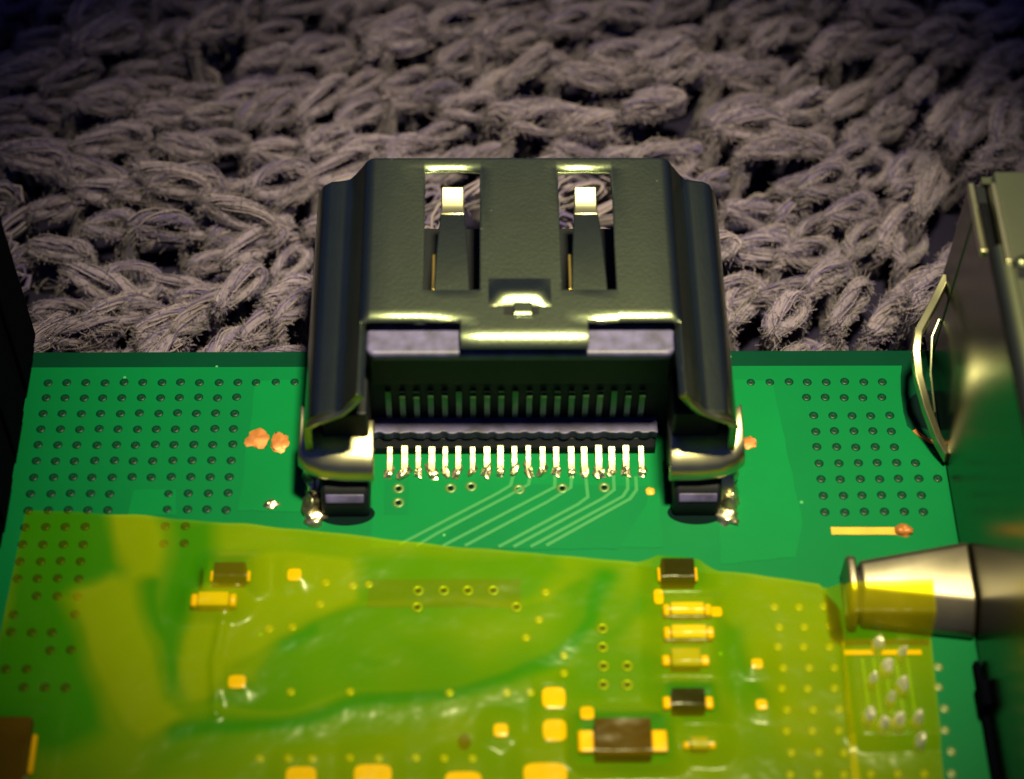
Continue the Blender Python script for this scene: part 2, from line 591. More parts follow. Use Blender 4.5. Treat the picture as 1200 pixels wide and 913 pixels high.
# dimpled vias: a raised rim round a pit, each one an object sharing one mesh
via_mesh = MB().lathe([(0.17, 0.001), (0.15, 0.02), (0.12, 0.032), (0.08, 0.036), (0.04, 0.03), (0.015, 0.026)], 14).mesh('via', M_VIA, smooth=70)
ring_mesh = MB().lathe([(0.22, 0.001), (0.20, 0.022), (0.13, 0.024), (0.10, 0.004)], 14).mesh('via_ring', M_VIA_RING, smooth=50)
pit_mesh = MB().lathe([(0.10, 0.0045), (0.02, 0.0046)], 12).mesh('via_pit', M_HOLE)
Pt = 0.7
vias = []
for r in range(9):
    for c in range(14):
        x, yv = -17.165 + Pt * c, 0.338 - Pt * r
        if c > 10 and r > 0:
            continue
        if r in (7, 8) and c in (5, 6):
            continue
        vias.append((x, yv))
for r in range(9, 13):                            # the field goes on beneath the tape
    for c in range(14):
        if (c in (4, 5, 6)) or (c > 8) or (c > 3 and r > 10):
            continue
        vias.append((-17.165 + Pt * c, 0.338 - Pt * r))
for r in range(13, 19):
    for c in range(0, 4):
        if (r * 3 + c) % 5 < 3:
            vias.append((-17.1 + Pt * c, 0.338 - Pt * r))
for c in range(8):
    vias.append((8.9 + Pt * c, 0.29))
for c in range(5):
    vias.append((10.9 + Pt * c, -0.42))
for r in range(3, 10):
    n = 5 if r < 6 else (6 if r != 7 else 7)
    for c in range(n):
        vias.append((11.07 + Pt * c, 0.855 - Pt * r))
for r in range(12):
    for c in range(7):
        x, yv = 8.9 + 0.87 * c, -9.3 - 0.78 * r
        if 10.9 < x < 13.6 and -14.8 < yv or x > 13.6 and yv > -11.0:
            continue
        vias.append((x + 0.1 * (r % 2), yv))
vias += [(-7.5, -12.48), (-5.54, -12.49), (-2.21, -12.51), (-8.39, -14.86), (-7.45, -14.87), (-6.67, -14.87), (-5.45, -14.88), (-4.53, -14.88),
         (-3.31, -14.89), (-2.36, -14.9), (-1.47, -14.9), (1.05, -8.66), (0.8, -9.77), (0.38, -10.43), (1.64, -11.15), (1.62, -11.8),
         (-0.31, -12.52), (0.49, -12.52), (-8.38, -10.09), (-7.6, -9.99), (-6.52, -8.28), (-5.57, -8.39), (-5.04, -8.36), (-6.69, -9.13)]
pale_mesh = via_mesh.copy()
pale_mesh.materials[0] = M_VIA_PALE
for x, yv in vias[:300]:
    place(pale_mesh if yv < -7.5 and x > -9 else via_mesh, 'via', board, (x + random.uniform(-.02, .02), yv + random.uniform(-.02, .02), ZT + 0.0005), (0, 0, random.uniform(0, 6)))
for x, yv in [(-2.24, -4.39), (-1.51, -4.32), (0.2, -4.45), (1.75, -4.41), (3.25, -4.38), (-4.1, -4.4), (-4.09, -5.0),
              (2.97, -10.11), (2.95, -10.83), (2.95, -11.55), (2.92, -12.25), (3.75, -11.55), (3.72, -12.26),
              (-3.35, -9.25), (0.05, -9.26), (-3.33, -8.6), (-2.45, -8.6), (-1.62, -8.6), (-0.74, -8.6)]:
    v = place(ring_mesh, 'via_ring', board, (x, yv, 0.0525))
    place(pit_mesh, 'via_pit', v, (0, 0, 0))

# bare copper, gold strip, pads
for i, (x, yv, rx, ry) in enumerate([(-9.26, -2.22, 0.42, 0.46), (-8.45, -2.41, 0.34, 0.42), (8.6, -2.47, 0.30, 0.3)]):
    MB().blob((0, 0, 0), rx, ry, 0.06, 0.5, i + 2, 5, 18).build('copper_pad', M_COPPER, board, smooth=60, loc=(x, yv, 0.046))
MB().prism(ragged([(11.2, -6.4), (13.75, -6.4), (13.75, -6.1), (11.2, -6.1)], 0.03, 9, 0.3), 0.036, 0.06).build('gold_strip', M_PAD, board)
MB().blob((0, 0, 0), 0.34, 0.24, 0.2, 0.4, 3).build('solder_drop', M_COPPER, board, smooth=60, loc=(13.75, -6.25, 0.04))
MB().blob((0, 0, 0), 0.17, 0.17, 0.05, 0.3, 5).build('gold_dot', M_PAD, board, smooth=60, loc=(4.89, -4.56, 0.05))
MB().blob((0, 0, 0), 0.3, 0.18, 0.16, 0.5, 8).build('solder_drop', M_SOLDER, board, smooth=60, loc=(-8.6, -5.05, 0.04))


def arc_strip(c, r0, r1, a0, a1, z0, z1, n=18):
    b = MB()
    for i in range(n):
        t0, t1 = a0 + (a1 - a0) * i / n, a0 + (a1 - a0) * (i + 1) / n
        b.prism([(c[0] + r0 * math.cos(t0), c[1] + r0 * math.sin(t0)), (c[0] + r1 * math.cos(t0), c[1] + r1 * math.sin(t0)),
                 (c[0] + r1 * math.cos(t1), c[1] + r1 * math.sin(t1)), (c[0] + r0 * math.cos(t1), c[1] + r0 * math.sin(t1))], z0, z1)
    return b


arc_strip((16.0, -1.1), 1.45, 1.62, math.radians(212), math.radians(262), 0.036, 0.07).build('copper_arc', M_COPPER, board)
MB().lathe([(0.9, 0.0), (0.88, 0.01), (0.1, 0.011)], 24).build('mounting_hole', M_HOLE, board, loc=(15.45, -1.0, 0.002))

pads = [(1.25, -12.75, .40, .40), (1.25, -13.94, .40, .40), (2.34, -13.32, .24, .24), (-0.52, -13.93, .25, .25), (0.91, -15.5, .72, .4),
        (-4.68, -15.5, .62, .38), (-7.0, -15.55, .5, .36), (-1.75, -15.75, .6, .36), (8.13, -11.51, .2, .2), (8.15, -13.04, .2, .2),
        (4.95, -8.9, .17, .3), (6.9, -9.5, .2, .2), (-7.62, -7.97, .25, .25), (-9.31, -12.1, .3, .25)]
for i, (x, yv, rx, ry) in enumerate(pads):
    p = []
    for k in range(20):
        a = 2 * math.pi * k / 20
        e = 0.55
        p.append((rx * math.copysign(abs(math.cos(a)) ** e, math.cos(a)), ry * math.copysign(abs(math.sin(a)) ** e, math.sin(a))))
    MB().prism(p, 0, 0.06).build('gold_pad', M_PAD, board, bevel=0.02, loc=(x, yv, ZT + 0.001))
MB().lathe([(0.22, 0), (0.19, 0.012), (0.02, 0.013)], 16, sy=1.4).build('drill_hole', M_HOLE, board, loc=(-1.72, -14.32, ZT + 0.001))

# ------------------------------------------------------------------ HDMI style connector
XC = 0.22
hdmi = thing('video_connector', 'grey metal video connector with two slotted springs soldered to the edge of the board', 'connector')
half = [(5.15, 6.0), (5.34, 5.96), (5.50, 5.83), (5.62, 5.63), (5.98, 5.08), (6.16, 4.86), (6.36, 4.78), (6.84, 4.72), (7.10, 4.55), (7.32, 4.18),
        (7.43, 3.8), (7.45, 3.2), (7.45, 1.0), (7.40, 0.55), (7.15, 0.30), (6.8, 0.25)]
slots = [(-3.13, -1.18, -0.1, 5.5), (1.66, 3.56, -0.12, 5.5)]
TONG = (-1.84, 2.52, -2.47)
CUT_Y = -1.42
xs_flat = sorted({-3.22, -1.09, 1.57, 3.65, -5.15 + XC, -4.2, -3.13, -2.6, -1.84, -1.18, -0.6, 0.3, 1.1, 1.66, 2.52, 3.56, 4.4, 5.15 + XC})
columns = [(-x + XC, z) for x, z in half[::-1]] + [(x, 6.0) for x in xs_flat[1:-1]] + [(x + XC, z) for x, z in half]
ys = [6.07, 5.95, 5.78, 5.64, 5.5, 4.0, 2.0, 0.6, -0.1, -0.5, -0.95, -1.15, -1.3, CUT_Y, -1.75, -2.0, -2.2, -2.36, TONG[2], -3.2, -4.0, -4.3, -4.45]


def shell_keep(i, j):
    xa, xb = columns[i][0], columns[i + 1][0]
    ya, yb = ys[j], ys[j + 1]
    xm, ym = (xa + xb) / 2, (ya + yb) / 2
    flat = abs(xm - XC) < 5.5
    for x0, x1, y0, y1 in slots:
        if x0 < xm < x1 and y0 < ym < y1:
            return False
    if flat:
        lim = TONG[2] if TONG[0] < xm < TONG[1] else CUT_Y
        if ym < lim:
            return False
    if columns[i][1] < 1.2 and columns[i + 1][1] < 1.2 and ym < -1.5:
        return False
    return True


def shell_drop(x, z, y):
    d = 0.0
    if z > 5.9:
        if TONG[0] - .01 <= x <= TONG[1] + .01:
            t = max(0.0, min(1.0, (-1.95 - y) / 0.5))
            d += 0.27 * t * t
        else:
            t = max(0.0, min(1.0, (-1.1 - y) / 0.32))
            d += 0.15 * t * t
        for x0, x1, y0, y1 in slots:
            if x0 - .01 <= x <= x1 + .01:
                t = max(0.0, min(1.0, (5.8 - y) / 0.3)) if y >= 5.49 else 0
                d += 0.11 * t * t
    return d


vs, fs, idx = [], [], {}
for i in range(len(columns) - 1):
    for j in range(len(ys) - 1):
        if not shell_keep(i, j):
            continue
        q = []
        for a, b in ((i, j), (i, j + 1), (i + 1, j + 1), (i + 1, j)):
            if (a, b) not in idx:
                idx[(a, b)] = len(vs)
                x, z = columns[a]
                yv = ys[b]
                vs.append((x, yv, z - shell_drop(x, z, yv)))
            q.append(idx[(a, b)])
        fs.append(tuple(q))
mb = MB()
mb.add(vs, fs)
shell = mb.build('shell', M_SHELL, hdmi, smooth=50)
so = shell.modifiers.new('sheet', 'SOLIDIFY')
so.thickness = 0.28 * S
so.offset = -1
bv = shell.modifiers.new('edges', 'BEVEL')
bv.width = 0.07 * S
bv.segments = 3
bv.limit_method = 'ANGLE'
bv.angle_limit = math.radians(50)

# lower plate of the shell and the stamped stop on the top
MB().box(XC - 6.9, XC + 6.9, -1.3, 5.9, 0.06, 0.28).build('lower_plate', M_SHELL, hdmi, bevel=0.05)
bump = MB()
n = 13
path = []
prof = [(-0.84, 0.03), (-0.78, 0.07), (-0.62, 0.14), (-0.42, 0.20), (-0.2, 0.19), (0.1, 0.08), (0.4, 0.0)]
vs, fs = [], []
for i in range(n):
    u = -1 + 2 * i / (n - 1)
    k = max(0.0, 1 - abs(u) ** 4)
    for yy, zz in prof:
        vs.append((0.2 + 1.08 * u, yy, 6.002 + zz * k))
np_ = len(prof)
for i in range(n - 1):
    for j in range(np_ - 1):
        fs.append((np_ * i + j, np_ * (i + 1) + j, np_ * (i + 1) + j + 1, np_ * i + j + 1))
bump.add(vs, fs).build('stop_bump', M_SHELL, shell, smooth=60)
MB().box(-0.35, 0.85, -1.2, -0.7, 6.002, 6.03).build('stop_notch_shade', M_PLASTIC, shell)  # black sheet that paints the shadow in the opening below the stop
MB().extrude_x([(-1.3, 6.0), (-1.25, 6.08), (-1.15, 6.1), (-0.7, 6.1), (-0.7, 6.0)], -0.02, 0.62).build('stop_tab', M_SHELL, shell, bevel=0.04)

# the two spring fingers
for x0, x1, xw in ((-3.13, -1.18, -2.15), (1.66, 3.56, 2.63)):
    path = [(xw, -0.45, 5.86), (xw, 0.1, 5.86), (xw, 1.0, 5.84), (xw, 2.0, 5.79), (xw, 3.0, 5.69), (xw, 3.6, 5.61), (xw, 3.9, 5.58), (xw, 4.1, 5.61),
            (xw, 4.45, 5.69), (xw, 4.8, 5.79)]
    wd = [1.24, 1.24, 1.17, 1.08, 0.96, 0.88, 0.84, 0.82, 0.82, 0.80]
    fg = MB().strap(path[:6], wd[:6], 0.2)
    f = fg.build('spring_finger', M_SHELL, hdmi, smooth=40, bevel=0.04)
    MB().strap(path[5:], wd[5:], 0.2).build('spring_tip', M_SPRING, f, smooth=40, bevel=0.05)
    MB().box(xw - 0.70, xw - 0.60, 0.15, 1.75, 5.30, 5.70).build('finger_edge', M_EDGE_GLINT, f, bevel=0.02)

# black insulator: tongue, back wall, ledge
ins = MB()
ins.box(XC - 5.6, XC + 5.6, -1.6, 5.2, 2.2, 3.1)                # tongue that carries the contacts
ins.box(XC - 5.9, XC + 5.9, -1.95, -0.9, 0.5, 5.10)              # back wall
insulator = ins.build('insulator', M_PLASTIC, hdmi, bevel=0.06)
MB().prism([(XC - 5.3, -2.2), (XC - 5.1, -2.42), (XC + 5.1, -2.42), (XC + 5.3, -2.2), (XC + 5.3, -1.1), (XC - 5.3, -1.1)], 4.95, 5.38).build(
    'insulator_brow', M_PLASTIC_LIT, insulator, bevel=0.12)
MB().box(XC - 5.25, XC + 5.25, -2.16, -1.94, 3.28, 4.93).build('insulator_lintel', M_PLASTIC, insulator, bevel=0.08)
led = MB()
nx = 90
poly_top = []
for i in range(nx + 1):                                          # ragged ledge
    x = -5.2 + 10.4 * i / nx
    poly_top.append((x, -2.62 - 0.06 * noise.noise(Vector((x * 3, 0, 1))) - (0.05 if (i % 5) < 3 else 0)))
led.prism([(5.2, -1.96), (-5.2, -1.96)] + poly_top, 0.62, 1.02)
led.build('insulator_ledge', M_PLASTIC_LIT, insulator, bevel=0.04)
MB().extrude_x([(-1.97, 0.6), (-2.6, 0.6), (-2.88, 0.34), (-2.92, 0.06), (-1.97, 0.06)], -5.15, 5.15).build('insulator_skirt', M_PLASTIC, insulator, bevel=0.04)
for sx in (-1, 1):
    MB().box(*(sorted((XC + sx * 5.28, XC + sx * 6.9))), -3.9, -0.95, 0.4, 3.9).build('insulator_cheek', M_PLASTIC, insulator, bevel=0.1)

# nineteen contacts and their soldered feet
foot_prof = [(-2.6, 0.36), (-2.88, 0.34), (-3.05, 0.27), (-3.2, 0.19), (-3.32, 0.15), (-3.8, 0.135)]
foot = MB().strap([(0, a, b) for a, b in foot_prof], 0.18, 0.10).mesh('pin', M_PIN, smooth=50)
con = MB()
con.strap([(0, -2.02, 1.10), (0, -2.10, 1.5), (0, -2.10, 2.45), (0, -2.02, 2.72)], 0.20, 0.09).mesh
con_mesh = con.mesh('contact', M_CONTACT, smooth=40)
tip_mesh = MB().box(-0.1, 0.1, -2.19, -2.06, 2.5, 2.64).mesh('contact_tip', M_PIN)
fil = [MB().blob((0, 0, 0), 0.165, 0.30, 0.16, 0.7, s, 6, 12).mesh('solder_fillet', M_SOLDER, smooth=60) for s in range(5)]
for i in range(19):
    x = 0.07 + (i - 9) * 0.5005
    p = place(foot, 'pin', hdmi, (x + random.uniform(-.025, .025), random.uniform(-.06, .06), random.uniform(-0.02, 0.02)), (0, 0, random.uniform(-.012, .012)), (random.uniform(.85, 1.2), 1, 1))
    place(fil[i % 5], 'solder_fillet', p, (random.uniform(-.02, .02), -3.68 + random.uniform(-.06, .06), 0.055), (0, 0, random.uniform(-.5, .5)),
          (random.uniform(.75, 1.15), random.uniform(.8, 1.15), random.uniform(.8, 1.3)))
    c = place(con_mesh, 'contact', hdmi, (x, random.uniform(-.02, .02), 0))
    if i not in (0, 5, 9, 16):
        place(tip_mesh, 'contact_tip', c, (0, random.uniform(-.02, .0), random.uniform(-.03, .03)))

# side tabs: flared strap, mounting leg and its solder
for sx in (-1, 1):
    def X(v, sx=sx):
        return XC + 0.05 + sx * v
    sd = 'mounting_tab'
    # flared rear edge of the side wall, the thin golden rim
    rim = [(X(5.5), -4.40, 5.55), (X(5.75), -4.46, 5.22), (X(6.1), -4.50, 4.82), (X(6.55), -4.54, 4.62), (X(7.05), -4.55, 4.36), (X(7.35), -4.50, 3.95)]
    MB().tube(rim, [0.06, 0.1, 0.1, 0.12, 0.13, 0.07], 8).build('rear_rim', M_SPRING, shell, smooth=60)
    vs, fs = [], []
    pr = [(-3.2, 2.52), (-3.7, 2.48), (-4.05, 2.42), (-4.5, 2.29), (-4.8, 2.14), (-4.93, 1.95), (-4.97, 1.72), (-4.97, 1.5)]
    ws = [5.15, 5.5, 6.2, 6.9, 7.4, 7.75]
    lift = [0.0, 0.0, 0.02, 0.06, 0.14, 0.24]
    backy = [0, 0, 0.0, 0.06, 0.22, 0.5]
    for w, lf, by in zip(ws, lift, backy):
        for yy, zz in pr:
            vs.append((X(w), yy + by, zz + lf))
    k = len(pr)
    for i in range(len(ws) - 1):
        for j in range(k - 1):
            q = (k * i + j, k * (i + 1) + j, k * (i + 1) + j + 1, k * i + j + 1)
            fs.append(q if sx < 0 else q[::-1])
    tab = MB().add(vs, fs).build('mounting_tab', M_SPRING, hdmi, smooth=60)
    s2 = tab.modifiers.new('sheet', 'SOLIDIFY')
    s2.thickness = 0.26 * S
    s2.offset = 0
    b2_ = tab.modifiers.new('edges', 'BEVEL')
    b2_.width = 0.06 * S
    b2_.segments = 2
    b2_.limit_method = 'ANGLE'
    b2_.angle_limit = math.radians(50)
    xa, xb = sorted((X(5.35), X(7.05)))
    leg = MB().extrude_x([(-3.6, -0.5), (-5.6, -0.5), (-5.58, 0.5), (-5.45, 0.9), (-5.15, 1.2), (-4.7, 1.38), (-3.6, 1.5)], xa, xb)
    lg = leg.build('mounting_leg', M_PLASTIC, hdmi, bevel=0.16, smooth=50)
    MB().extrude_x([(-5.51, 0.80), (-5.45, 0.94), (-5.33, 1.08), (-5.25, 1.0), (-5.3, 0.8)], xa + 0.18, xb - 0.18).build('leg_highlight', M_PLASTIC_LIT, lg, bevel=0.03, smooth=60)  # paler strip that paints the highlight across the leg's bend
    MB().lathe([(1.0, 0), (0.98, 0.012), (0.1, 0.013)], 28, sx=1.02, sy=0.5).build('leg_hole', M_HOLE, hdmi, loc=(X(6.2), -5.45, 0.0475))
    for i, (w, yy, rx, ry, rz) in enumerate([(7.35, -4.55, 0.33, 0.4, 0.75), (7.4, -5.1, 0.36, 0.45, 0.5), (7.3, -5.65, 0.42, 0.36, 0.22), (7.5, -3.9, 0.3, 0.45, 0.95)]):
        MB().blob((0, 0, 0), rx, ry, rz, 0.55, i * 3 + sx + 5).build('solder_lump', M_SOLDER if i != 1 or sx > 0 else M_PIN, lg, smooth=70, loc=(X(w), yy, 0.045))
    if sx > 0:
        MB().strap([(X(7.2), -4.5, 1.2), (X(7.25), -4.75, 0.9), (X(7.3), -4.95, 0.5), (X(7.3), -5.1, 0.05)], 0.55, 0.2).build('leg_plate', M_SPRING, lg, bevel=0.04, smooth=50)

# ------------------------------------------------------------------ shielded network style port
WX = 15.62
port = thing('shielded_port', 'tall polished metal shielded port mirroring the green board, with a bowed spring on its side', 'connector')
wall = MB()
wall.box(WX, WX + 0.3, -24, 0.95, 0.16, 9.35)
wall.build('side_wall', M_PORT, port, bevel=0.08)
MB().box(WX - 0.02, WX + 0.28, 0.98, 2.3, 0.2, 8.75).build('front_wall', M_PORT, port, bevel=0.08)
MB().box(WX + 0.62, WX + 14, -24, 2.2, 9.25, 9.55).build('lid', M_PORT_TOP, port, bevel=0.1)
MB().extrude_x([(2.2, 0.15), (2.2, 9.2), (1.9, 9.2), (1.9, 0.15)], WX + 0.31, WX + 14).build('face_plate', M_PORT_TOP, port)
fold = MB()
vs, fs = [], []
for i in range(9):                               # rolled shoulder between wall and lid
    a = math.radians(90 * i / 8)
    vs += [(WX + 0.62 - 0.6 * math.cos(a), -24, 8.95 + 0.6 * math.sin(a)), (WX + 0.62 - 0.6 * math.cos(a), -1.05, 8.95 + 0.6 * math.sin(a))]
for i in range(8):
    fs.append((2 * i, 2 * i + 2, 2 * i + 3, 2 * i + 1))
fold.add(vs, fs).build('rolled_shoulder', M_PORT_TOP, port, smooth=60)
MB().box(WX - 0.14, WX + 0.1, -0.95, 2.15, 8.72, 9.02).build('flange_lip', M_SPRING, port, bevel=0.07)
MB().box(WX + 0.42, WX + 0.66, -1.9, 1.6, 9.22, 9.64).build('flange_lip', M_SPRING, port, bevel=0.07)
MB().box(WX + 0.11, WX + 0.41, -1.0, 2.0, 8.6, 9.0).build('seam_gap', M_PLASTIC, port)
MB().blob((0, 0, 0), 0.3, 0.3, 0.2, 0.2, 2).build('lid_dimple', M_PORT_TOP, port, smooth=60, loc=(WX + 0.95, -1.9, 9.55))
MB().box(WX + 0.72, WX + 1.2, -2.55, -2.1, 9.552, 9.572).build('lid_slot', M_PLASTIC, port)
MB().box(WX + 0.35, WX + 13.6, -23.5, 1.85, 0.04, 8.9).build('housing', M_BLOCK, port)
sp = MB()
path = [(WX, 1.9, 4.1), (WX - 0.45, 1.15, 3.6), (WX - 0.95, 0.45, 2.75), (WX - 1.05, -0.2, 2.35), (WX - 1.02, -1.1, 2.1), (WX - 0.75, -2.0, 1.5),
        (WX - 0.3, -2.9, 0.75), (WX + 0.02, -3.4, 0.45)]
sp.strap(path, 0.42, 0.3, Vector((0, 0.2, 1)).normalized())
sp.build('bowed_spring', M_SPRING, port, smooth=50, bevel=0.04)
MB().strap([(WX - 0.05, 1.2, 2.6), (WX - 0.35, 0.6, 2.3), (WX - 0.45, -0.6, 1.7), (WX - 0.3, -1.8, 0.9)], 0.14, 0.10, Vector((0, 0.2, 1)).normalized()).build(
    'spring_stay', M_PORT_TOP, port, smooth=50, bevel=0.03)
MB().box(WX - 0.25, WX - 0.04, -24, -11.6, 0.04, 0.42).build('foot_strip', M_BLOCK, port, bevel=0.05)  # black strip added along the dark line at the wall's foot
MB().box(WX - 0.35, WX - 0.04, -13.6, -12.6, 0.04, 1.1).build('foot_clip', M_BLOCK, port, bevel=0.08)

# ------------------------------------------------------------------ black connector at the far side of the board
block = thing('power_connector', 'matte black plastic block connector standing in shadow at the edge of the board', 'connector')
MB().box(-29, -17.85, -7.0, 2.6, 0.04, 8.6).build('housing', M_BLOCK, block, bevel=0.25)
for k in range(3):
    MB().box(-17.86, -17.70, -6.2 + 2.9 * k, -4.3 + 2.9 * k, 0.6, 7.4).build('rib', M_BLOCK, block, bevel=0.08)
MB().box(-28.4, -18.6, -6.4, 2.0, 8.601, 8.9).build('lid', M_BLOCK, block, bevel=0.1)

# ------------------------------------------------------------------ silver can beside the port
can = thing('component_can', 'small brushed silver metal can lying against the tall shielded port, half under tape', 'component')


def can_prof(h, y0, y1, r):
    return [(y0, 0.05), (y0, 0.40), (y0 + 0.12, 0.55), (y0 + 0.75, h - 0.12), (y0 + 0.95, h - 0.04), (y1 - 0.35, h), (y1 - 0.15, h - 0.06), (y1, h - 0.3), (y1, 0.05)]


def skewed(poly, x0, x1, dy):
    b = MB()
    n = len(poly)
    b.add([(x0, y, z) for y, z in poly] + [(x1, y + (dy[0] if y < -9.2 else dy[1]), z) for y, z in poly],
          [tuple(range(n)), tuple(range(n, 2 * n))[::-1]] + [(i, n + i, n + (i + 1) % n, (i + 1) % n) for i in range(n)])
    return b


skewed(can_prof(1.45, -10.15, -8.15, 0.5), 11.75, WX - 0.03, (-0.5, 0.75)).build('can_body', M_CAN, can, smooth=50, bevel=0.12)
skewed(can_prof(1.55, -10.3, -8.0, 0.55), 11.3, 11.62, (0, 0)).build('flange', M_CAN, can, smooth=50, bevel=0.1)
skewed(can_prof(1.3, -10.0, -8.3, 0.5), 11.6, 11.77, (0, 0)).build('flange_groove', M_PLASTIC, can, smooth=50)

# solder joints in the row beside the can
for i, (x, yv, r) in enumerate([(13.0, -11.3, .2), (11.9, -12.3, .2), (12.4, -13.0, .2), (12.23, -10.95, .26), (12.42, -11.82, .27), (12.86, -12.52, .27), (11.62, -13.62, .27), (12.08, -13.93, .25), (12.58, -13.78, .28),
                                (13.2, -13.78, .24), (13.19, -14.55, .24)]):
    MB().blob((0, 0, 0), r * 0.85, r * 1.05, 0.85, 0.25, i).build('solder_joint', M_SOLDER_DULL, board, smooth=70, loc=(x, yv, ZT))
for k in range(5):
    xx = 11.7 + 0.38 * k
    MB().box(xx - 0.06, xx + 0.06, -13.4, -11.3, ZT, 0.075).build('tinned_trace', M_TRACE, board)
MB().box(11.1, 13.75, -11.2, -11.0, ZT, 0.09).build('gold_strip', M_PAD, board, bevel=0.02)

# ------------------------------------------------------------------ chip components under the tape
GC = 'chip components soldered under the amber tape'
chips = [
    ('square black chip beside the dark mounting leg, over two tan chips', -8.08, 5.64, 1.15, 0.95, 0.5, M_CHIP_BLACK, 0.12),
    ('tan chip with gold ends directly below the square black chip', -9.54, 5.88, 1.15, 0.5, 0.4, M_CHIP_TAN, 0.26),
    ('second tan chip with gold ends between tan chip and grey chip', -10.43, 5.88, 1.2, 0.52, 0.4, M_CHIP_TAN, 0.26),
    ('grey brown chip with a round gold pad at each end', -11.41, 5.72, 1.0, 0.7, 0.4, M_CHIP_GREY, 0.3),
    ('small black chip ending the column of chips, gold pad at each end', -13.0, 5.7, 1.1, 0.8, 0.45, M_CHIP_BLACK, 0.3),
    ('large brown chip with gold ends next to the paired gold pads', -14.39, 3.47, 1.85, 1.35, 0.5, M_CHIP_BROWN, 0.55),
    ('tiny olive chip with gold ends beside the large brown chip', -14.52, 5.98, 0.6, 0.45, 0.3, M_CHIP_GREY, 0.24),
    ('lone black chip above a tan chip near the tape fold', -8.08, -9.81, 1.1, 0.75, 0.5, M_CHIP_BLACK, 0.15),
    ('tan chip with gold ends beneath the lone black chip', -9.09, -10.3, 1.05, 0.55, 0.4, M_CHIP_TAN, 0.26),
    ('dark brown chip at the tape edge near the black block', -14.75, -16.6, 1.5, 2.4, 0.5, M_CHIP_BROWN, 0.2),
]
for label, yv, x, w, d, h, mt, tw in chips:
    t = thing('chip_component', label, 'chip', GC, (x, yv, ZT + 0.001))
    if mt is M_CHIP_BLACK and w > 1.05 and tw < 0.2:
        yv += 0
    MB().box(-w / 2, w / 2, -d / 2, d / 2, 0.012, h).build('chip_body', mt, t, bevel=0.06)
    for s in (-1, 1):
        x0, x1 = sorted((s * (w / 2 + 0.01), s * (w / 2 + tw)))
        fr = 0.46 if mt is M_CHIP_TAN else 0.3
        MB().box(x0, x1, -d * fr, d * fr, 0.0, h * (0.8 if mt is M_CHIP_TAN else 0.4)).build('terminal', M_PAD, t, bevel=0.09)

# ------------------------------------------------------------------ amber tape
def poly_line(pts, x):
    for (x0, y0), (x1, y1) in zip(pts, pts[1:]):
        if x0 <= x <= x1:
            return y0 + (y1 - y0) * (x - x0) / (x1 - x0)
    return pts[0][1] if x < pts[0][0] else pts[-1][1]


TOP = [(-17.4, -5.3), (-16.9, -5.37), (-13.6, -5.58), (-7.86, -6.15), (-2, -6.95), (3, -7.45), (7.61, -8.0), (10.5, -8.5), (11.2, -9.3), (14.25, -9.2)]


def seg_dist(p, pts):
    best, bt = 1e9, 0
    for a, b in zip(pts, pts[1:]):
        ax, ay = a
        bx, by = b
        dx, dy = bx - ax, by - ay
        t = max(0, min(1, ((p[0] - ax) * dx + (p[1] - ay) * dy) / (dx * dx + dy * dy)))
        d = math.hypot(p[0] - ax - dx * t, p[1] - ay - dy * t)
        best = min(best, d)
    return best


def inside(p, poly):
    c = False
    n = len(poly)
    for i in range(n):
        (x0, y0), (x1, y1) = poly[i], poly[(i + 1) % n]
        if (y0 > p[1]) != (y1 > p[1]) and p[0] < (x1 - x0) * (p[1] - y0) / (y1 - y0) + x0:
            c = not c
    return c


def soft_in(p, poly, w):
    d = seg_dist(p, poly + [poly[0]])
    s = d if inside(p, poly) else -d
    return max(0.0, min(1.0, 0.5 + s / (2 * w)))


# film that has wetted the board (clear) and film that bridges air (hazy)
WET = [([(-7.9, -10.65), (-6.6, -9.9), (-5.0, -9.3), (1.0, -9.35), (2.4, -8.3), (2.9, -8.6), (2.2, -10.2), (-0.1, -11.9), (-2.5, -12.4), (-5.2, -12.7), (-9.0, -13.2), (-10.4, -13.1), (-8.7, -12.2)], 0.12, 0.5),
       ([(-5.1, -9.25), (0.3, -9.25), (1.6, -8.2), (1.5, -7.4), (-5.0, -7.0)], 0.3, 0.5),
       ([(-17.5, -5.0), (-14.2, -5.3), (-13.2, -8.0), (-14.9, -8.3), (-15.6, -9.0), (-13.5, -14.0), (-17.6, -16.0)], 0.35, 0.85),
       ([(-12.3, -5.5), (-10.6, -5.6), (-10.4, -8.0), (-11.2, -11.0), (-11.9, -11.5), (-12.2, -9.0)], 0.4, 0.8),
       ([(2.6, -8.6), (4.4, -8.8), (4.7, -11.0), (5.0, -13.0), (3.0, -13.0), (-1.0, -13.2), (-7.0, -14.2), (-12.0, -15.4), (-12, -14.3), (-5.0, -13.3), (0.5, -12.3), (2.6, -10.4)], 0.5, 0.4),
       ([(6.9, -10.0), (7.6, -10.5), (7.9, -12.5), (7.4, -13.3), (6.9, -12.5)], 0.3, 0.5)]
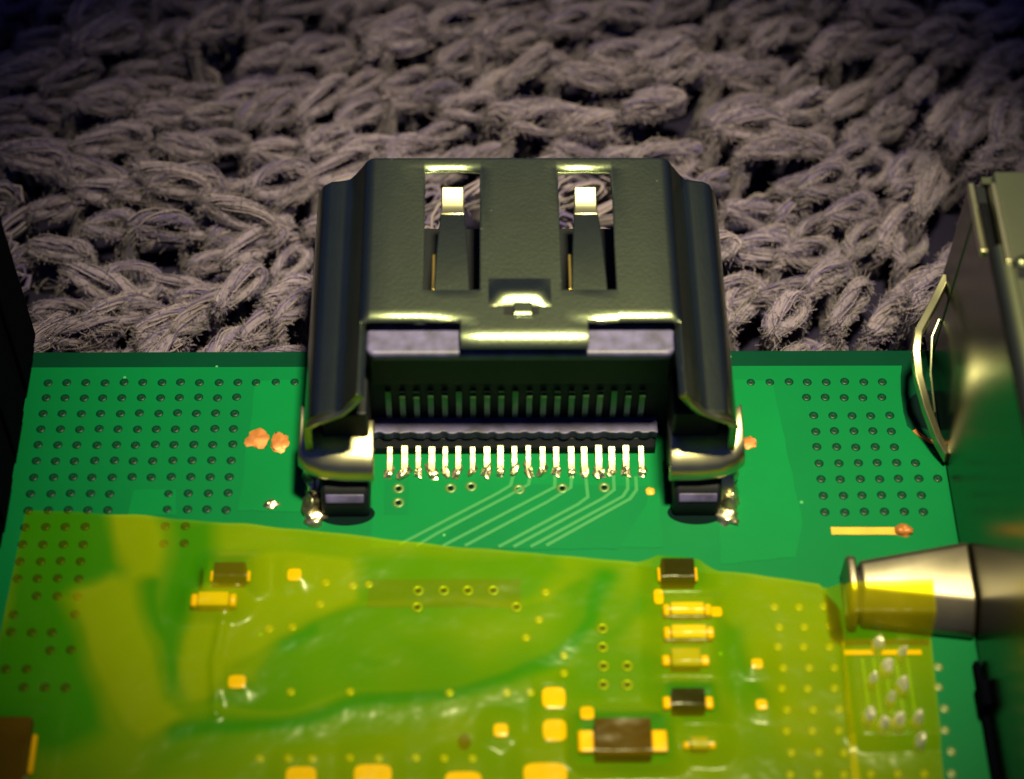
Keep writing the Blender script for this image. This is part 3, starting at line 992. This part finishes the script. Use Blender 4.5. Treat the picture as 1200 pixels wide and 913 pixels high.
FLAP = [([(-15.1, -8.6), (-13.6, -8.1), (-12.9, -8.8), (-12.6, -10.6), (-11.9, -12.7), (-11.2, -13.5), (-12.3, -14.1), (-13.4, -12.8), (-14.6, -10.6)], 0.22, 0.5),
        ([(-13.9, -5.6), (-12.7, -5.6), (-12.4, -8.0), (-13.0, -8.6), (-13.5, -7.5)], 0.2, 0.4),
        ([(-11.6, -12.9), (-10.9, -10.0), (-10.4, -7.0), (-5.5, -7.2), (-5.2, -9.0), (-8.0, -10.6), (-10.2, -12.8)], 0.15, 0.35),
        ([(-3.6, -10.2), (-1.2, -9.7), (1.5, -9.4), (0.8, -10.6), (-1.2, -11.2)], 0.6, 0.3),
        ([(8.6, -8.4), (11.2, -8.8), (11.0, -15.6), (8.4, -15.6)], 0.8, 0.25),
        ([(4.0, -9.6), (5.0, -10.2), (4.9, -11.6), (3.6, -11.0)], 0.3, 0.3)]
BANDS = [([(2.9, -8.2), (2.5, -10.0), (1.2, -11.2), (-0.1, -12.0), (-2.5, -12.6), (-5.2, -13.1), (-8.6, -13.8), (-11.2, -14.1)], 0.42, 0.9),
         ([(-12.4, -8.5), (-11.7, -10.5), (-11.3, -12.6)], 0.35, 0.8), ([(-7.6, -10.9), (-6.9, -10.4)], 0.6, 0.8), ([(-5.0, -11.6), (-4.4, -11.5)], 0.5, 0.6),
         ([(7.4, -10.5), (7.9, -12.8)], 0.4, 0.6), ([(4.2, -9.0), (3.6, -10.3), (2.2, -11.0)], 0.5, 0.55)]
CREASES = [([(-15.3, -8.4), (-14.2, -11.0), (-12.6, -13.4), (-11.6, -14.0), (-9.0, -13.75), (-5.2, -13.1), (-0.1, -12.2), (2.3, -10.2), (2.7, -8.4)], 0.30, 0.30),
           ([(-12.6, -6.0), (-12.2, -9.0), (-11.6, -12.2), (-11.2, -13.8)], 0.22, 0.22),
           ([(-10.6, -13.5), (-9.6, -12.6), (-7.9, -10.7), (-5.2, -9.4)], 0.20, 0.15),
           ([(-9.9, -13.4), (-10.1, -11.5), (-9.9, -9.8)], 0.16, 0.22),
           ([(3.0, -8.0), (4.3, -9.5), (4.6, -12.0)], 0.3, 0.14),
           ([(8.3, -9.0), (8.0, -11.0), (8.2, -14.8)], 0.3, 0.14),
           ([(11.5, -11.2), (11.45, -14.5)], 0.16, 0.2), ([(12.8, -11.3), (12.9, -14.6)], 0.14, 0.2)]
covered = [(x, yv, w / 2 + tw, d / 2, h) for _, yv, x, w, d, h, _, tw in chips]
covered += [(x, yv, r, r * 1.2, 0.06) for x, yv, r, _ in pads]
verts, air = [], []
NU, NV = 260, 170
XL, XR, YB = -17.2, 14.25, -20.0
for j in range(NV + 1):
    for i in range(NU + 1):
        u, v = i / NU, j / NV
        x = XL + (XR - XL) * u
        yt = poly_line(TOP, x) + 0.05 * noise.noise(Vector((x * 0.8, 0, 5)))
        yv = yt + (YB - yt) * v
        x -= 0.045 * max(0, -6 - yv) * (u - 0.0) * 1.0 if u > 0.9 else 0
        x += (0.04 * (yv + 5.3)) * (1 - u) ** 6
        h = 0.13 + 0.05 * (1 + noise.noise(Vector((x * 0.35, yv * 0.35, 0)))) + 0.02 * noise.noise(Vector((x * 1.4, yv * 1.4, 9)))
        for cx, cyy, hx, hy, hh in covered:
            dx, dy = max(0, abs(x - cx) - hx), max(0, abs(yv - cyy) - hy)
            d = math.hypot(dx, dy)
            if d < 0.9:
                h = max(h, (hh + 0.16) * (1 - d / 0.9) ** 1.6 + 0.13)
        for pts_, w, a in CREASES:
            d = seg_dist((x, yv), pts_)
            h += (0.22 * a * math.exp(-(d / (2.0 * w)) ** 2) if w > 0.17 else 0.8 * a * math.exp(-(d / w) ** 2))
        # up and over the can and the solder joints beside it
        if x > 10.3:
            e = max(0.0, min(1.0, (x - 10.5) / 0.8))
            k = max(0.0, min(1.0, (yv + 10.95) / 0.55))
            h = max(h, 1.66 * (e * e * (3 - 2 * e)) * (k * k * (3 - 2 * k)))
            g = max(0.0, 1 - abs(yv + 12.6) / 2.6)
            h = max(h, 0.45 * min(1, e) * min(1, g * 3))
        wet = 0.0
        wp = noise.noise_vector(Vector((x * 0.45, yv * 0.45, 6)))
        wx, wy = x + 0.45 * wp.x, yv + 0.45 * wp.y
        for pts_, w, amt in BANDS:
            wet = max(wet, amt * math.exp(-(seg_dist((wx, wy), pts_) / w) ** 2))
        for poly, w, amt in WET:
            wet = max(wet, amt * soft_in((wx, wy), poly, w))
        for cx, cyy, hx, hy, hh in covered[:10]:
            if hh > 0.44:
                d = math.hypot(max(0, abs(x - cx) - hx + 0.2), max(0, abs(yv - cyy) - hy + 0.1))
                wet = max(wet, 0.97 * max(0.0, 1 - d / 0.45))
        n = 0.5 + 0.5 * noise.noise(Vector((x * 0.55, yv * 0.55, 4)))
        a_ = max(0.0, min(1.0, (0.70 + 0.4 * (n - 0.5)) * (1 - wet)))
        for poly, w, amt in FLAP:                   # film folded double or lifted off: hazier
            a_ = min(1.3, a_ + amt * soft_in((wx, wy), poly, w))
        verts.append((x, yv, h + ZT))
        air.append(a_)
faces = []
for j in range(NV):
    for i in range(NU):
        a = j * (NU + 1) + i
        faces.append((a, a + NU + 1, a + NU + 2, a + 1))
tb = MB().add(verts, faces)
tape = tb.build('tape', M_TAPE, None, smooth=80)
att = tape.data.attributes.new('air_gap', 'FLOAT', 'POINT')
for i, a in enumerate(air):
    att.data[i].value = a
tape['label'] = 'wrinkled translucent amber tape stuck over chips and pads on the green circuit board'
tape['category'] = 'tape'
